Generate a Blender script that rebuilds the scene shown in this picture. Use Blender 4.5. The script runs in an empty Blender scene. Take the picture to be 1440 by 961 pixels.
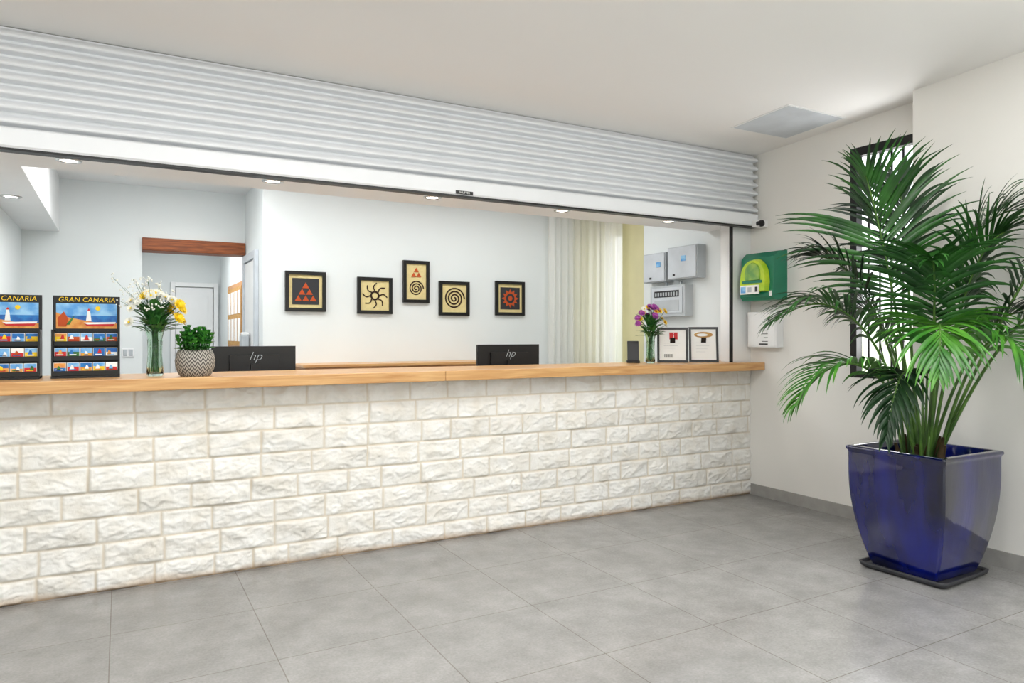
import bpy, math, random
from mathutils import Vector, Matrix, noise
random.seed(7)
S = bpy.context.scene
try:
    S.view_settings.view_transform = 'Standard'
except Exception:
    pass

def lin(c):
    return tuple(((x/255)/12.92 if x/255 <= 0.04045 else (((x/255)+0.055)/1.055)**2.4) for x in c)

# ------------------------------------------------------------------ materials
def mat(name, rgb, rough=0.5, metal=0.0, var=0.06, scale=6.0, bump=0.0, bscale=60.0, trans=0.0,
        emis=0.0, coat=0.0, ior=1.45, stretch=(1,1,1), rgb2=None, spec=0.5, coatr=.06):
    m = bpy.data.materials.new(name); m.use_nodes = True
    nt = m.node_tree; N = nt.nodes; L = nt.links
    p = N['Principled BSDF']
    c = lin(rgb)
    c2 = lin(rgb2) if rgb2 else tuple(max(0, x*(1-var*2)) for x in c)
    tc = N.new('ShaderNodeTexCoord'); mp = N.new('ShaderNodeMapping')
    mp.inputs['Scale'].default_value = stretch
    L.new(tc.outputs['Object'], mp.inputs['Vector'])
    nz = N.new('ShaderNodeTexNoise'); nz.inputs['Scale'].default_value = scale
    nz.inputs['Detail'].default_value = 5
    L.new(mp.outputs[0], nz.inputs['Vector'])
    mr = N.new('ShaderNodeMapRange'); mr.inputs[1].default_value = .35; mr.inputs[2].default_value = .65
    L.new(nz.outputs['Fac'], mr.inputs[0])
    mx = N.new('ShaderNodeMix'); mx.data_type = 'RGBA'
    mx.inputs[6].default_value = (*c, 1); mx.inputs[7].default_value = (*c2, 1)
    L.new(mr.outputs[0], mx.inputs[0])
    L.new(mx.outputs[2], p.inputs['Base Color'])
    p.inputs['Roughness'].default_value = rough
    p.inputs['Metallic'].default_value = metal
    p.inputs['IOR'].default_value = ior
    p.inputs['Transmission Weight'].default_value = trans
    p.inputs['Coat Weight'].default_value = coat
    p.inputs['Coat Roughness'].default_value = coatr
    p.inputs['Specular IOR Level'].default_value = spec
    if emis > 0:
        p.inputs['Emission Color'].default_value = (*c, 1)
        p.inputs['Emission Strength'].default_value = emis
    if bump > 0:
        n2 = N.new('ShaderNodeTexNoise'); n2.inputs['Scale'].default_value = bscale
        n2.inputs['Detail'].default_value = 4
        L.new(mp.outputs[0], n2.inputs['Vector'])
        b = N.new('ShaderNodeBump'); b.inputs['Strength'].default_value = bump
        b.inputs['Distance'].default_value = 0.01
        L.new(n2.outputs['Fac'], b.inputs['Height']); L.new(b.outputs[0], p.inputs['Normal'])
        if coat > 0: L.new(b.outputs[0], p.inputs['Coat Normal'])
    return m

M_wall = mat('wall_plaster_warm', (234,232,227), .85, var=.012, scale=2, bump=.03, bscale=120)
M_ceil = mat('ceiling_plaster', (241,240,238), .9, var=.008, scale=1)
M_iwall = mat('reception_plaster_cool', (227,232,232), .8, var=.01, scale=2, bump=.03, bscale=120)
M_ywall = mat('recess_paint_yellow', (228,222,178), .8, var=.02)
M_white = mat('white_paint', (237,238,238), .45, var=.01)
M_shut = mat('shutter_aluminium_white', (234,236,239), .4, var=.01)
M_black = mat('black_plastic', (18,18,20), .4)
M_blackfr = mat('black_frame_paint', (14,13,13), .35)
M_base = mat('baseboard_tile_grey', (160,158,154), .5, scale=15)
M_chrome = mat('chrome', (210,210,210), .2, metal=1)
M_dark = mat('dark_grey', (45,46,50), .5)
M_grey = mat('grey_plastic', (188,194,198), .45)
M_lgrey = mat('panel_light_grey', (206,212,218), .5)
M_lamp = mat('lamp_glow', (255,250,240), .5, emis=12, var=0)
M_paper = mat('paper', (240,240,238), .8, var=.01)
M_cream = mat('cream_canvas', (226,208,150), .8, scale=30, var=.05)
M_brown = mat('brown_ink', (52,30,18), .8)
M_orange = mat('terracotta_paint', (190,78,28), .7)
M_red = mat('red_paint', (200,38,38), .6)
M_yellow = mat('yellow_paint', (245,205,30), .6)
M_sky = mat('sky_print', (80,150,215), .4, rgb2=(150,200,235), scale=20)
M_sea = mat('sea_print', (20,85,165), .4, rgb2=(30,120,190), scale=30)
M_sand = mat('sand_print', (225,165,80), .4, rgb2=(205,120,50), scale=30)
M_beam = mat('beam_wood', (158,86,40), .5, rgb2=(110,54,22), scale=5, stretch=(1,10,10))
M_green_case = mat('green_case', (8,124,92), .35, coat=.3)
M_lime = mat('lime_case', (200,222,40), .3, coat=.4, rgb2=(165,205,30), scale=12)
M_limed = mat('lime_lens', (150,190,60), .15, coat=.8, rgb2=(90,150,50), scale=12)
M_soil = mat('soil', (50,36,26), .95, bump=.8, bscale=40, rgb2=(25,18,12), scale=25)
M_leaf = mat('palm_leaf', (42,94,30), .4, rgb2=(16,54,18), scale=6, spec=.45)
M_leaf2 = mat('palm_leaf_bright', (78,136,42), .4, rgb2=(38,98,26), scale=6, spec=.45)
M_leaf3 = mat('palm_leaf_dark', (26,60,26), .42, rgb2=(12,36,16), scale=6, spec=.4)
M_stem = mat('palm_stem', (84,122,46), .5, rgb2=(50,84,30), scale=9)
M_husk = mat('palm_husk', (92,74,44), .8, rgb2=(60,46,26), scale=20)
M_glass = mat('vase_glass', (225,240,228), .03, trans=1.0, var=0, ior=1.3)
M_fol = mat('foliage', (66,128,50), .5, rgb2=(32,84,35), scale=30)
M_fol2 = mat('succulent_leaf', (92,168,66), .4, rgb2=(34,106,42), scale=40)
M_petw = mat('petal_white', (240,240,230), .6, var=.05, scale=60)
M_pety = mat('petal_yellow', (248,214,30), .6, var=.05)
M_petp = mat('petal_purple', (140,60,140), .6, rgb2=(190,90,175), scale=30)
M_cork = mat('cork', (200,160,100), .9, scale=40, rgb2=(170,125,70))

def wood(name, a, b, rough=.32):
    m = bpy.data.materials.new(name); m.use_nodes = True
    nt = m.node_tree; N = nt.nodes; L = nt.links; p = N['Principled BSDF']
    tc = N.new('ShaderNodeTexCoord'); mp = N.new('ShaderNodeMapping')
    mp.inputs['Scale'].default_value = (1.2, 22, 22)
    L.new(tc.outputs['Object'], mp.inputs['Vector'])
    nz = N.new('ShaderNodeTexNoise'); nz.inputs['Scale'].default_value = 2.2; nz.inputs['Detail'].default_value = 8
    nz.inputs['Distortion'].default_value = .6
    L.new(mp.outputs[0], nz.inputs['Vector'])
    cr = N.new('ShaderNodeValToRGB'); cr.color_ramp.elements[0].position = .32; cr.color_ramp.elements[1].position = .68
    cr.color_ramp.elements[0].color = (*lin(a), 1); cr.color_ramp.elements[1].color = (*lin(b), 1)
    L.new(nz.outputs['Fac'], cr.inputs[0]); L.new(cr.outputs[0], p.inputs['Base Color'])
    p.inputs['Roughness'].default_value = rough
    return m
M_wood = wood('oak_counter', (186,132,76), (218,174,118))
M_wood2 = wood('oak_cabinet', (170,120,75), (200,150,100), .5)

def floor_mat():
    m = bpy.data.materials.new('floor_porcelain_tile'); m.use_nodes = True
    nt = m.node_tree; N = nt.nodes; L = nt.links; p = N['Principled BSDF']
    tc = N.new('ShaderNodeTexCoord'); mp = N.new('ShaderNodeMapping')
    mp.inputs['Location'].default_value = (.04, .02, 0)
    L.new(tc.outputs['Object'], mp.inputs['Vector'])
    br = N.new('ShaderNodeTexBrick'); br.offset = 0; br.squash = 1
    br.inputs['Scale'].default_value = 1; br.inputs['Brick Width'].default_value = .6
    br.inputs['Row Height'].default_value = .6; br.inputs['Mortar Size'].default_value = .0022
    br.inputs['Mortar Smooth'].default_value = .1
    br.inputs['Color1'].default_value = (1,1,1,1); br.inputs['Color2'].default_value = (.93,.93,.93,1)
    br.inputs['Mortar'].default_value = (.58,.55,.50,1)
    L.new(mp.outputs[0], br.inputs['Vector'])
    n1 = N.new('ShaderNodeTexNoise'); n1.inputs['Scale'].default_value = 4; n1.inputs['Detail'].default_value = 10
    n1.inputs['Roughness'].default_value = .7
    L.new(tc.outputs['Object'], n1.inputs['Vector'])
    cr = N.new('ShaderNodeValToRGB'); cr.color_ramp.elements[0].position = .35; cr.color_ramp.elements[1].position = .7
    cr.color_ramp.elements[0].color = (*lin((135,134,132)), 1); cr.color_ramp.elements[1].color = (*lin((160,159,157)), 1)
    L.new(n1.outputs['Fac'], cr.inputs[0])
    n2 = N.new('ShaderNodeTexNoise'); n2.inputs['Scale'].default_value = 90; n2.inputs['Detail'].default_value = 3
    L.new(tc.outputs['Object'], n2.inputs['Vector'])
    mr = N.new('ShaderNodeMapRange'); mr.inputs[1].default_value = .3; mr.inputs[2].default_value = .7
    mr.inputs[3].default_value = .88; mr.inputs[4].default_value = 1.06
    L.new(n2.outputs['Fac'], mr.inputs[0])
    a = N.new('ShaderNodeMix'); a.data_type = 'RGBA'; a.blend_type = 'MULTIPLY'; a.inputs[0].default_value = 1
    L.new(cr.outputs[0], a.inputs[6]); L.new(br.outputs['Color'], a.inputs[7])
    b = N.new('ShaderNodeMix'); b.data_type = 'RGBA'; b.blend_type = 'MULTIPLY'; b.inputs[0].default_value = 1
    L.new(a.outputs[2], b.inputs[6]); L.new(mr.outputs[0], b.inputs[7])
    L.new(b.outputs[2], p.inputs['Base Color'])
    p.inputs['Roughness'].default_value = .2
    p.inputs['Specular IOR Level'].default_value = .7
    bm = N.new('ShaderNodeBump'); bm.inputs['Strength'].default_value = .2; bm.inputs['Distance'].default_value = .002
    bm.invert = True
    L.new(br.outputs['Fac'], bm.inputs['Height']); L.new(bm.outputs[0], p.inputs['Normal'])
    return m
M_floor = floor_mat()

def stone_mat():
    m = bpy.data.materials.new('split_face_stone'); m.use_nodes = True
    nt = m.node_tree; N = nt.nodes; L = nt.links; p = N['Principled BSDF']
    tc = N.new('ShaderNodeTexCoord')
    at = N.new('ShaderNodeAttribute'); at.attribute_name = 'Col'
    sp = N.new('ShaderNodeSeparateColor'); L.new(at.outputs['Color'], sp.inputs[0])
    n1 = N.new('ShaderNodeTexNoise'); n1.inputs['Scale'].default_value = 9; n1.inputs['Detail'].default_value = 8
    L.new(tc.outputs['Object'], n1.inputs['Vector'])
    cr = N.new('ShaderNodeValToRGB'); cr.color_ramp.elements[0].position = .3; cr.color_ramp.elements[1].position = .62
    cr.color_ramp.elements[0].color = (*lin((229,224,214)), 1); cr.color_ramp.elements[1].color = (*lin((243,241,236)), 1)
    L.new(n1.outputs['Fac'], cr.inputs[0])
    a = N.new('ShaderNodeMix'); a.data_type = 'RGBA'; a.inputs[7].default_value = (*lin((216,204,184)), 1)
    L.new(sp.outputs[0], a.inputs[0]); L.new(cr.outputs[0], a.inputs[6])
    b = N.new('ShaderNodeMix'); b.data_type = 'RGBA'; b.inputs[7].default_value = (*lin((172,140,102)), 1)
    L.new(sp.outputs[1], b.inputs[0]); L.new(a.outputs[2], b.inputs[6])
    c = N.new('ShaderNodeMix'); c.data_type = 'RGBA'; c.blend_type = 'MULTIPLY'; c.inputs[0].default_value = 1
    L.new(b.outputs[2], c.inputs[6]); L.new(sp.outputs[2], c.inputs[7])
    L.new(c.outputs[2], p.inputs['Base Color'])
    p.inputs['Roughness'].default_value = .8
    n2 = N.new('ShaderNodeTexNoise'); n2.inputs['Scale'].default_value = 34; n2.inputs['Detail'].default_value = 9
    n2.inputs['Roughness'].default_value = .75
    L.new(tc.outputs['Object'], n2.inputs['Vector'])
    bm = N.new('ShaderNodeBump'); bm.inputs['Strength'].default_value = .6; bm.inputs['Distance'].default_value = .008
    L.new(n2.outputs['Fac'], bm.inputs['Height']); L.new(bm.outputs[0], p.inputs['Normal'])
    return m
M_stone = stone_mat()
M_blue = mat('cobalt_glaze', (5,20,112), .12, coat=1.0, rgb2=(1,4,32), scale=5.5, stretch=(1,1,.3), bump=.3, bscale=7, spec=.4, coatr=.04)

def weave_mat():
    m = bpy.data.materials.new('woven_zigzag'); m.use_nodes = True
    nt = m.node_tree; N = nt.nodes; L = nt.links; p = N['Principled BSDF']
    tc = N.new('ShaderNodeTexCoord'); sx = N.new('ShaderNodeSeparateXYZ'); L.new(tc.outputs['Object'], sx.inputs[0])
    def mth(op, a, b=None):
        n = N.new('ShaderNodeMath'); n.operation = op
        for i, v in enumerate((a, b)):
            if v is None: continue
            if isinstance(v, (int, float)): n.inputs[i].default_value = v
            else: L.new(v, n.inputs[i])
        return n.outputs[0]
    ang = mth('ARCTAN2', sx.outputs[1], sx.outputs[0])
    tri = mth('PINGPONG', mth('MULTIPLY', mth('ADD', ang, 3.2), 3.6), .5)
    zz = mth('ADD', mth('MULTIPLY', sx.outputs[2], 48), mth('MULTIPLY', tri, 2.0))
    st = mth('GREATER_THAN', mth('FRACT', zz), .5)
    mx = N.new('ShaderNodeMix'); mx.data_type = 'RGBA'
    mx.inputs[6].default_value = (*lin((178,173,163)), 1); mx.inputs[7].default_value = (*lin((78,74,70)), 1)
    L.new(st, mx.inputs[0]); L.new(mx.outputs[2], p.inputs['Base Color']); p.inputs['Roughness'].default_value = .8
    return m
M_weave = weave_mat()

def curtain_mat():
    m = bpy.data.materials.new('sheer_curtain'); m.use_nodes = True
    nt = m.node_tree; N = nt.nodes; L = nt.links
    p = N['Principled BSDF']; out = N['Material Output']
    p.inputs['Base Color'].default_value = (.92,.92,.9,1); p.inputs['Roughness'].default_value = .9
    t = N.new('ShaderNodeBsdfTranslucent'); t.inputs[0].default_value = (.94,.94,.9,1)
    tr = N.new('ShaderNodeBsdfTransparent')
    a = N.new('ShaderNodeMixShader'); a.inputs[0].default_value = .45
    L.new(p.outputs[0], a.inputs[1]); L.new(t.outputs[0], a.inputs[2])
    b = N.new('ShaderNodeMixShader'); b.inputs[0].default_value = .15
    L.new(a.outputs[0], b.inputs[1]); L.new(tr.outputs[0], b.inputs[2])
    L.new(b.outputs[0], out.inputs[0])
    return m
M_curt = curtain_mat()

# ------------------------------------------------------------------ builder
class B:
    def __init__(s, name, origin=(0,0,0)):
        s.name = name; s.v = []; s.f = []; s.mi = []; s.sm = []; s.mats = []; s.M = Matrix(); s.o = Vector(origin)
    def add(s, vs, fs, m, smooth=False):
        if m not in s.mats: s.mats.append(m)
        k = s.mats.index(m); o = len(s.v)
        s.v += [s.M @ Vector(v) for v in vs]
        for f in fs:
            s.f.append([i+o for i in f]); s.mi.append(k); s.sm.append(smooth)
    def box(s, x0, x1, y0, y1, z0, z1, m):
        vs = [(x0,y0,z0),(x1,y0,z0),(x1,y1,z0),(x0,y1,z0),(x0,y0,z1),(x1,y0,z1),(x1,y1,z1),(x0,y1,z1)]
        s.add(vs, [(0,3,2,1),(4,5,6,7),(0,1,5,4),(1,2,6,5),(2,3,7,6),(3,0,4,7)], m)
    def prism(s, pts2, y0, y1, m):
        n = len(pts2)
        vs = [(x,y0,z) for x, z in pts2] + [(x,y1,z) for x, z in pts2]
        fs = [tuple(range(n)), tuple(range(2*n-1, n-1, -1))] + [(i, i+n, (i+1) % n+n, (i+1) % n) for i in range(n)]
        s.add(vs, fs, m)
    def lathe(s, prof, c, m, seg=32, smooth=True, cap0=False):
        vs = []; fs = []
        for r, z in prof:
            for k in range(seg):
                a = 2*math.pi*k/seg
                vs.append((c[0]+r*math.cos(a), c[1]+r*math.sin(a), c[2]+z))
        for i in range(len(prof)-1):
            for k in range(seg):
                k2 = (k+1) % seg
                fs.append((i*seg+k, i*seg+k2, (i+1)*seg+k2, (i+1)*seg+k))
        s.add(vs, fs, m, smooth)
        if cap0: s.add(vs[:seg], [tuple(reversed(range(seg)))], m)
    def tube(s, pts, r, m, seg=6):
        pts = [Vector(p) for p in pts]; vs = []; fs = []; n = len(pts)
        for i, p in enumerate(pts):
            t = (pts[min(i+1, n-1)]-pts[max(i-1, 0)]).normalized()
            u = t.cross(Vector((.13,.97,.21))).normalized(); w = t.cross(u)
            rr = r[i] if isinstance(r, (list, tuple)) else r
            for k in range(seg):
                a = 2*math.pi*k/seg
                vs.append(p+u*math.cos(a)*rr+w*math.sin(a)*rr)
        for i in range(n-1):
            for k in range(seg):
                k2 = (k+1) % seg
                fs.append((i*seg+k, i*seg+k2, (i+1)*seg+k2, (i+1)*seg+k))
        fs.append(tuple(range(seg))); fs.append(tuple(range(n*seg-1, (n-1)*seg-1, -1)))
        s.add(vs, fs, m, True)
    def ball(s, c, r, m, seg=8, sc=(1,1,1)):
        vs = []; fs = []
        for i in range(seg//2+1):
            th = math.pi*i/(seg//2)
            for k in range(seg):
                a = 2*math.pi*k/seg
                vs.append((c[0]+r*sc[0]*math.sin(th)*math.cos(a), c[1]+r*sc[1]*math.sin(th)*math.sin(a), c[2]+r*sc[2]*math.cos(th)))
        for i in range(seg//2):
            for k in range(seg):
                k2 = (k+1) % seg
                fs.append((i*seg+k, (i+1)*seg+k, (i+1)*seg+k2, i*seg+k2))
        s.add(vs, fs, m, True)
    def text(s, body, mtx, size, m, shear=0, ext=.0006, spacing=1.0, offset=0.0):
        cu = bpy.data.curves.new('t', 'FONT'); cu.body = body; cu.size = size; cu.shear = shear
        cu.align_x = 'CENTER'; cu.align_y = 'CENTER'; cu.extrude = ext; cu.space_character = spacing; cu.offset = offset
        ob = bpy.data.objects.new('t', cu); S.collection.objects.link(ob)
        dg = bpy.context.evaluated_depsgraph_get(); me = ob.evaluated_get(dg).to_mesh()
        s.add([mtx @ v.co for v in me.vertices], [tuple(p.vertices) for p in me.polygons], m)
        bpy.data.objects.remove(ob)
    def done(s, bevel=0):
        me = bpy.data.meshes.new(s.name)
        me.from_pydata([tuple(v-s.o) for v in s.v], [], s.f)
        for m in s.mats: me.materials.append(m)
        me.polygons.foreach_set('material_index', s.mi)
        me.polygons.foreach_set('use_smooth', s.sm)
        me.update()
        ob = bpy.data.objects.new(s.name, me); ob.location = s.o; S.collection.objects.link(ob)
        if bevel:
            b = ob.modifiers.new('bev', 'BEVEL'); b.width = bevel; b.segments = 2; b.limit_method = 'ANGLE'
        return ob

RX90 = Matrix.Rotation(math.pi/2, 4, 'X')
def T(x, y, z): return Matrix.Translation((x, y, z))

# ------------------------------------------------------------------ ROOM SHELL
b = B('floor'); b.box(-3, 5.0, -2.6, 11.5, -.1, 0, M_floor); b.done()

def cz(y): return 2.81 + .045*(4.13-y)
b = B('ceiling')
vs = [(-3.1,-2.6,cz(-2.6)),(4.9,-2.6,cz(-2.6)),(4.9,4.7,cz(4.7)),(-3.1,4.7,cz(4.7))]
b.add(vs+[(x,y,z+.15) for x,y,z in vs], [(0,3,2,1),(4,5,6,7),(0,1,5,4),(1,2,6,5),(2,3,7,6),(3,0,4,7)], M_ceil)
b.done()
b = B('ceiling_access_panel')
for (x0,x1,y0,y1,mm,o) in ((3.87,4.45,3.21,3.72,M_white,.004),(3.885,4.435,3.225,3.705,M_lgrey,.006)):
    vs = [(x0,y0,cz(y0)-o),(x1,y0,cz(y0)-o),(x1,y1,cz(y1)-o),(x0,y1,cz(y1)-o)]
    b.add(vs+[(x,y,z+o) for x,y,z in vs], [(0,3,2,1),(0,1,5,4),(1,2,6,5),(2,3,7,6),(3,0,4,7)], mm)
b.done()

b = B('wall_right')
H = 3.0
b.box(4.6,4.8, 3.62,4.25, 0,H, M_wall)
b.box(4.6,4.66, 3.28,3.62, 0,H, M_wall)
b.box(4.6,4.8, 2.70,2.78, 0,H, M_wall)
b.box(4.6,4.66, 2.78,3.28, 0,1.02, M_wall)
b.box(4.6,4.66, 2.78,3.28, 2.66,H, M_wall)
b.done()
b = B('wall_right_projection'); b.box(4.40,4.8,-2.5,2.70,0,3.15,M_wall); b.done(.004)
b = B('wall_left'); b.box(-3.1,-3.0,-2.5,4.9,0,3.15,M_wall); b.done()
b = B('wall_front')
b.box(-3,-2.6,-2.6,-2.5,0,3.15,M_wall); b.box(4.0,4.4,-2.6,-2.5,0,3.15,M_wall); b.box(-2.6,4.0,-2.6,-2.5,2.7,3.15,M_wall)
b.done()
b = B('window_2')
for x in (-2.6,-.95,.7,2.35,3.95): b.box(x,x+.05,-2.58,-2.52,0,2.7,M_blackfr)
b.box(-2.6,4.0,-2.58,-2.52,2.64,2.7,M_blackfr)
b.done()
b = B('window_1')
for (y0,y1,z0,z1) in ((2.78,2.82,1.02,2.66),(3.23,3.28,1.02,2.66),(2.82,3.23,1.02,1.06),(2.82,3.23,2.60,2.66)):
    b.box(4.598,4.66,y0,y1,z0,z1,M_blackfr)
b.box(4.615,4.64,2.82,3.23,1.9,1.925,M_blackfr)
for i in range(6):
    y = 2.86+i*.085; b.box(4.70,4.712,y,y+.012,.98,2.70,M_blackfr)
b.box(4.70,4.712,2.8,3.5,.98,1.0,M_blackfr); b.box(4.70,4.712,2.8,3.5,2.68,2.7,M_blackfr)
b.done()
b = B('baseboard_right')
b.box(4.588,4.6,2.70,4.19,0,.09,M_base); b.box(4.388,4.4,-2.5,2.712,0,.09,M_base); b.box(4.388,4.6,2.70,2.712,0,.09,M_base)
b.done()

b = B('wall_header'); b.box(-3,4.6,4.2,4.7,2.25,2.95,M_white); b.done()
b = B('wall_pier_right'); b.box(4.395,4.6,4.2,4.34,1.1005,2.25,M_white); b.done(.003)

b = B('wall_reception_right'); b.box(4.6,4.75,4.25,5.58,0,2.73,M_iwall); b.done()
b = B('wall_recess')
b.box(4.36,4.9,6.5,6.62,0,2.73,M_ywall)
b.box(4.75,4.9,5.58,6.12,0,2.73,M_ywall); b.box(4.75,4.9,6.45,6.5,0,2.73,M_ywall)
b.box(4.75,4.9,6.12,6.45,0,.9,M_ywall); b.box(4.75,4.9,6.12,6.45,2.45,2.73,M_ywall)
b.done()
b = B('wall_reception_back'); b.box(1.094,4.36,6.5,6.62,0,2.73,M_iwall); b.box(1.094,1.2,6.62,7.5,0,2.73,M_iwall); b.done()
b = B('wall_corridor_end')
b.box(-.88,.177,7.5,7.7,0,2.73,M_iwall); b.box(.177,1.094,7.5,7.7,2.24,2.73,M_iwall); b.box(1.094,1.3,7.5,7.7,0,2.73,M_iwall)
b.done()
b = B('wall_reception_left'); b.box(-.88,-.76,4.75,7.5,0,2.73,M_iwall); b.done()
b = B('wall_reception_side'); b.box(-3,-.88,4.9,5.0,0,2.73,M_iwall); b.done()
b = B('ceiling_reception'); b.box(-.9,4.9,4.7,7.7,2.73,2.85,M_white); b.box(-3,-.9,4.7,5.0,2.73,2.85,M_white); b.done()
b = B('ceiling_bulkhead'); b.box(-.76,-.48,4.7,7.5,2.25,2.73,M_white); b.done()
b = B('wall_hall_left'); b.box(-.1,.05,7.7,11.2,0,2.6,M_iwall); b.done()
b = B('wall_hall_right'); b.box(1.285,1.4,7.7,11.2,0,2.6,M_iwall); b.done()
b = B('wall_hall_end'); b.box(-.1,1.4,11.2,11.3,0,2.6,M_iwall); b.done()
b = B('ceiling_corridor'); b.box(-.1,1.4,7.7,11.3,2.6,2.7,M_white); b.done()
b = B('trim_wood_beam'); b.box(.177,1.09,7.46,7.7,2.12,2.24,M_beam); b.done(.006)
b = B('door_1')
b.box(.62,.68,11.13,11.199,0,2.08,M_white); b.box(1.19,1.25,11.13,11.199,0,2.08,M_white); b.box(.68,1.19,11.13,11.199,2.02,2.08,M_white)
b.box(.69,1.18,11.16,11.19,0,2.01,M_white); b.box(.76,1.11,11.15,11.16,1.1,1.9,M_white); b.box(.76,1.11,11.15,11.16,.2,.95,M_white)
b.tube([(.74,11.15,1.02),(.74,11.10,1.02),(.84,11.10,1.02)],.01,M_chrome)
b.done(.004)
b = B('door_2')
b.box(1.06,1.093,6.72,6.80,0,2.1,M_lgrey); b.box(1.06,1.093,7.38,7.46,0,2.1,M_lgrey); b.box(1.06,1.093,6.80,7.38,2.03,2.1,M_lgrey)
b.box(1.072,1.093,6.81,7.37,0,2.02,M_white)
b.tube([(1.07,7.3,1.0),(1.03,7.3,1.0),(1.03,7.2,1.0)],.01,M_chrome)
b.done(.003)
b = B('cork_notice_board')
b.box(1.262,1.2849,8.9,10.2,1.15,1.97,M_wood2); b.box(1.257,1.262,8.95,10.15,1.2,1.92,M_cork)
for i in range(8):
    y = 9.0+(i % 4)*.28; z = 1.25+(i//4)*.34
    b.box(1.252,1.257,y,y+.2,z,z+.28,M_paper)
b.done()
b = B('wall_switch'); b.box(.01,.11,7.485,7.5,1.12,1.2,M_white); b.box(.02,.055,7.48,7.486,1.13,1.19,M_grey); b.box(.065,.10,7.48,7.486,1.13,1.19,M_grey); b.done(.003)
b = B('soap_dispenser'); b.box(.99,1.058,7.02,7.16,1.1,1.32,M_grey); b.box(1.0,1.058,7.03,7.15,1.32,1.35,M_white); b.box(1.01,1.05,7.06,7.12,1.07,1.1,M_dark); b.done(.01)

# ------------------------------------------------------------------ DOWNLIGHTS
def downlight(x, y, z, r=.045, power=7):
    b = B('recessed_downlight')
    b.lathe([(r+.018,0),(r+.016,-.006),(r,-.008),(r*.92,-.002)], (x,y,z), M_chrome, 28)
    b.lathe([(r*.92,-.003),(0.0005,-.003)], (x,y,z), M_lamp, 28)
    b.done()
    l = bpy.data.lights.new('lamp','SPOT'); l.energy = power; l.spot_size = 2.2; l.spot_blend = .8; l.shadow_soft_size = .04
    l.color = (1,.98,.95)
    o = bpy.data.objects.new('downlight_lamp', l); o.location = (x,y,z-.03); S.collection.objects.link(o)
for x in (-.24,.80,1.833,2.87,3.90): downlight(x, 4.42, 2.25)
downlight(-.64, 5.75, 2.25, power=4)
downlight(.53, 7.0, 2.73, .07, 8)
b = B('smoke_detector'); b.lathe([(.05,0),(.05,-.02),(.035,-.035),(.0005,-.037)], (0,7.0,2.73), M_white, 20); b.done()

# ------------------------------------------------------------------ COUNTER
def ridge(v):
    return (1-abs(noise.noise(v)))**2
def stone_front():
    x0, x1, z1 = -2.9, 4.598, 1.037
    st = .0060
    nx = int((x1-x0)/st)+1; nz = int(z1/st)+1
    courses = []; z = 0; rnd = random.Random(3)
    hs = [.115,.133,.133,.133,.133,.133,.133,.124]
    for ci, h in enumerate(hs):
        xs = [x0-.05-(ci % 2)*.13-rnd.random()*.08]
        while xs[-1] < x1+.1:
            xs.append(xs[-1]+rnd.choice([.2,.26,.29,.29,.3,.33,.36])*(.95+.1*rnd.random()))
        br = []
        for i in range(len(xs)-1):
            pl = []
            for k in range(7):
                a = rnd.uniform(0, 2*math.pi); g = rnd.uniform(.05,.38)
                pl.append((rnd.uniform(.014,.028), math.cos(a)*g*.6, math.sin(a)*g))
            br.append((xs[i], xs[i+1], pl, rnd.uniform(.93,1.0)))
        courses.append((z, z+h, br)); z += h
    verts = []; cols = []
    N3 = noise.noise
    for j in range(nz):
        zz = min(j*z1/(nz-1), z1)
        ci = next((k for k, c in enumerate(courses) if zz < c[1]), len(courses)-1)
        bi = 0
        for i in range(nx):
            x = x0+i*(x1-x0)/(nx-1)
            zq = zz+.0025*N3(Vector((x*9, 1.3, zz*9))); xq = x+.0025*N3(Vector((x*9, 7.3, zz*9)))
            c0, c1, br = courses[ci]
            while bi < len(br)-1 and xq > br[bi][1]: bi += 1
            while bi > 0 and xq < br[bi][0]: bi -= 1
            a0, a1, pl, tone = br[bi]
            d = max(0, min(xq-a0, a1-xq, zq-c0, c1-zq))
            ccx = (a0+a1)/2; ccz = (c0+c1)/2
            h = min(p[0]+p[1]*(x-ccx)+p[2]*(zz-ccz) for p in pl)
            h = max(h, .006)
            wv = N3(Vector((x*14, ci*2.7, zz*20)))*.7
            h += .0095*(ridge(Vector((x*11+wv, ci*3.1+bi, zz*19+wv)))-.6)
            h += .005*(ridge(Vector((x*26+wv, ci*1.1, zz*44)))-.6)
            h += .002*(ridge(Vector((x*60, ci*1.7+wv, zz*85)))-.6)
            e = min(1, max(0, (d-.003)/.008)); e = e*e*(3-2*e)
            h = max(0.005, h)*e
            verts.append((x, 4.212-h, zz))
            mort = 1-min(1, max(0, (d-.003)/.005))
            dirt = max(0, 1-zz/(.045+.03*N3(Vector((x*3,0,0)))))*.85
            cols.append((mort*.85, min(1, max(0, dirt)), tone))
    faces = []
    for j in range(nz-1):
        for i in range(nx-1):
            a = j*nx+i; faces.append((a, a+1, a+nx+1, a+nx))
    me = bpy.data.meshes.new('stone_front'); me.from_pydata(verts, [], faces)
    ca = me.color_attributes.new('Col', 'FLOAT_COLOR', 'POINT')
    flat = []
    for c in cols: flat += [c[0], c[1], c[2], 1]
    ca.data.foreach_set('color', flat)
    me.polygons.foreach_set('use_smooth', [True]*len(faces))
    me.materials.append(M_stone)
    return me
root = bpy.data.objects.new('reception_counter', None); S.collection.objects.link(root)
ob = bpy.data.objects.new('stone_front', stone_front()); S.collection.objects.link(ob); ob.parent = root
b = B('counter_core'); b.box(-2.9,4.598,4.214,4.40,0,1.037,M_white); o = b.done(); o.parent = root
b = B('wood_top')
b.box(-2.9,1.769,4.05,4.62,1.037,1.10,M_wood); b.box(1.771,4.598,4.05,4.62,1.037,1.10,M_wood)
o = b.done(.004); o.parent = root

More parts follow.
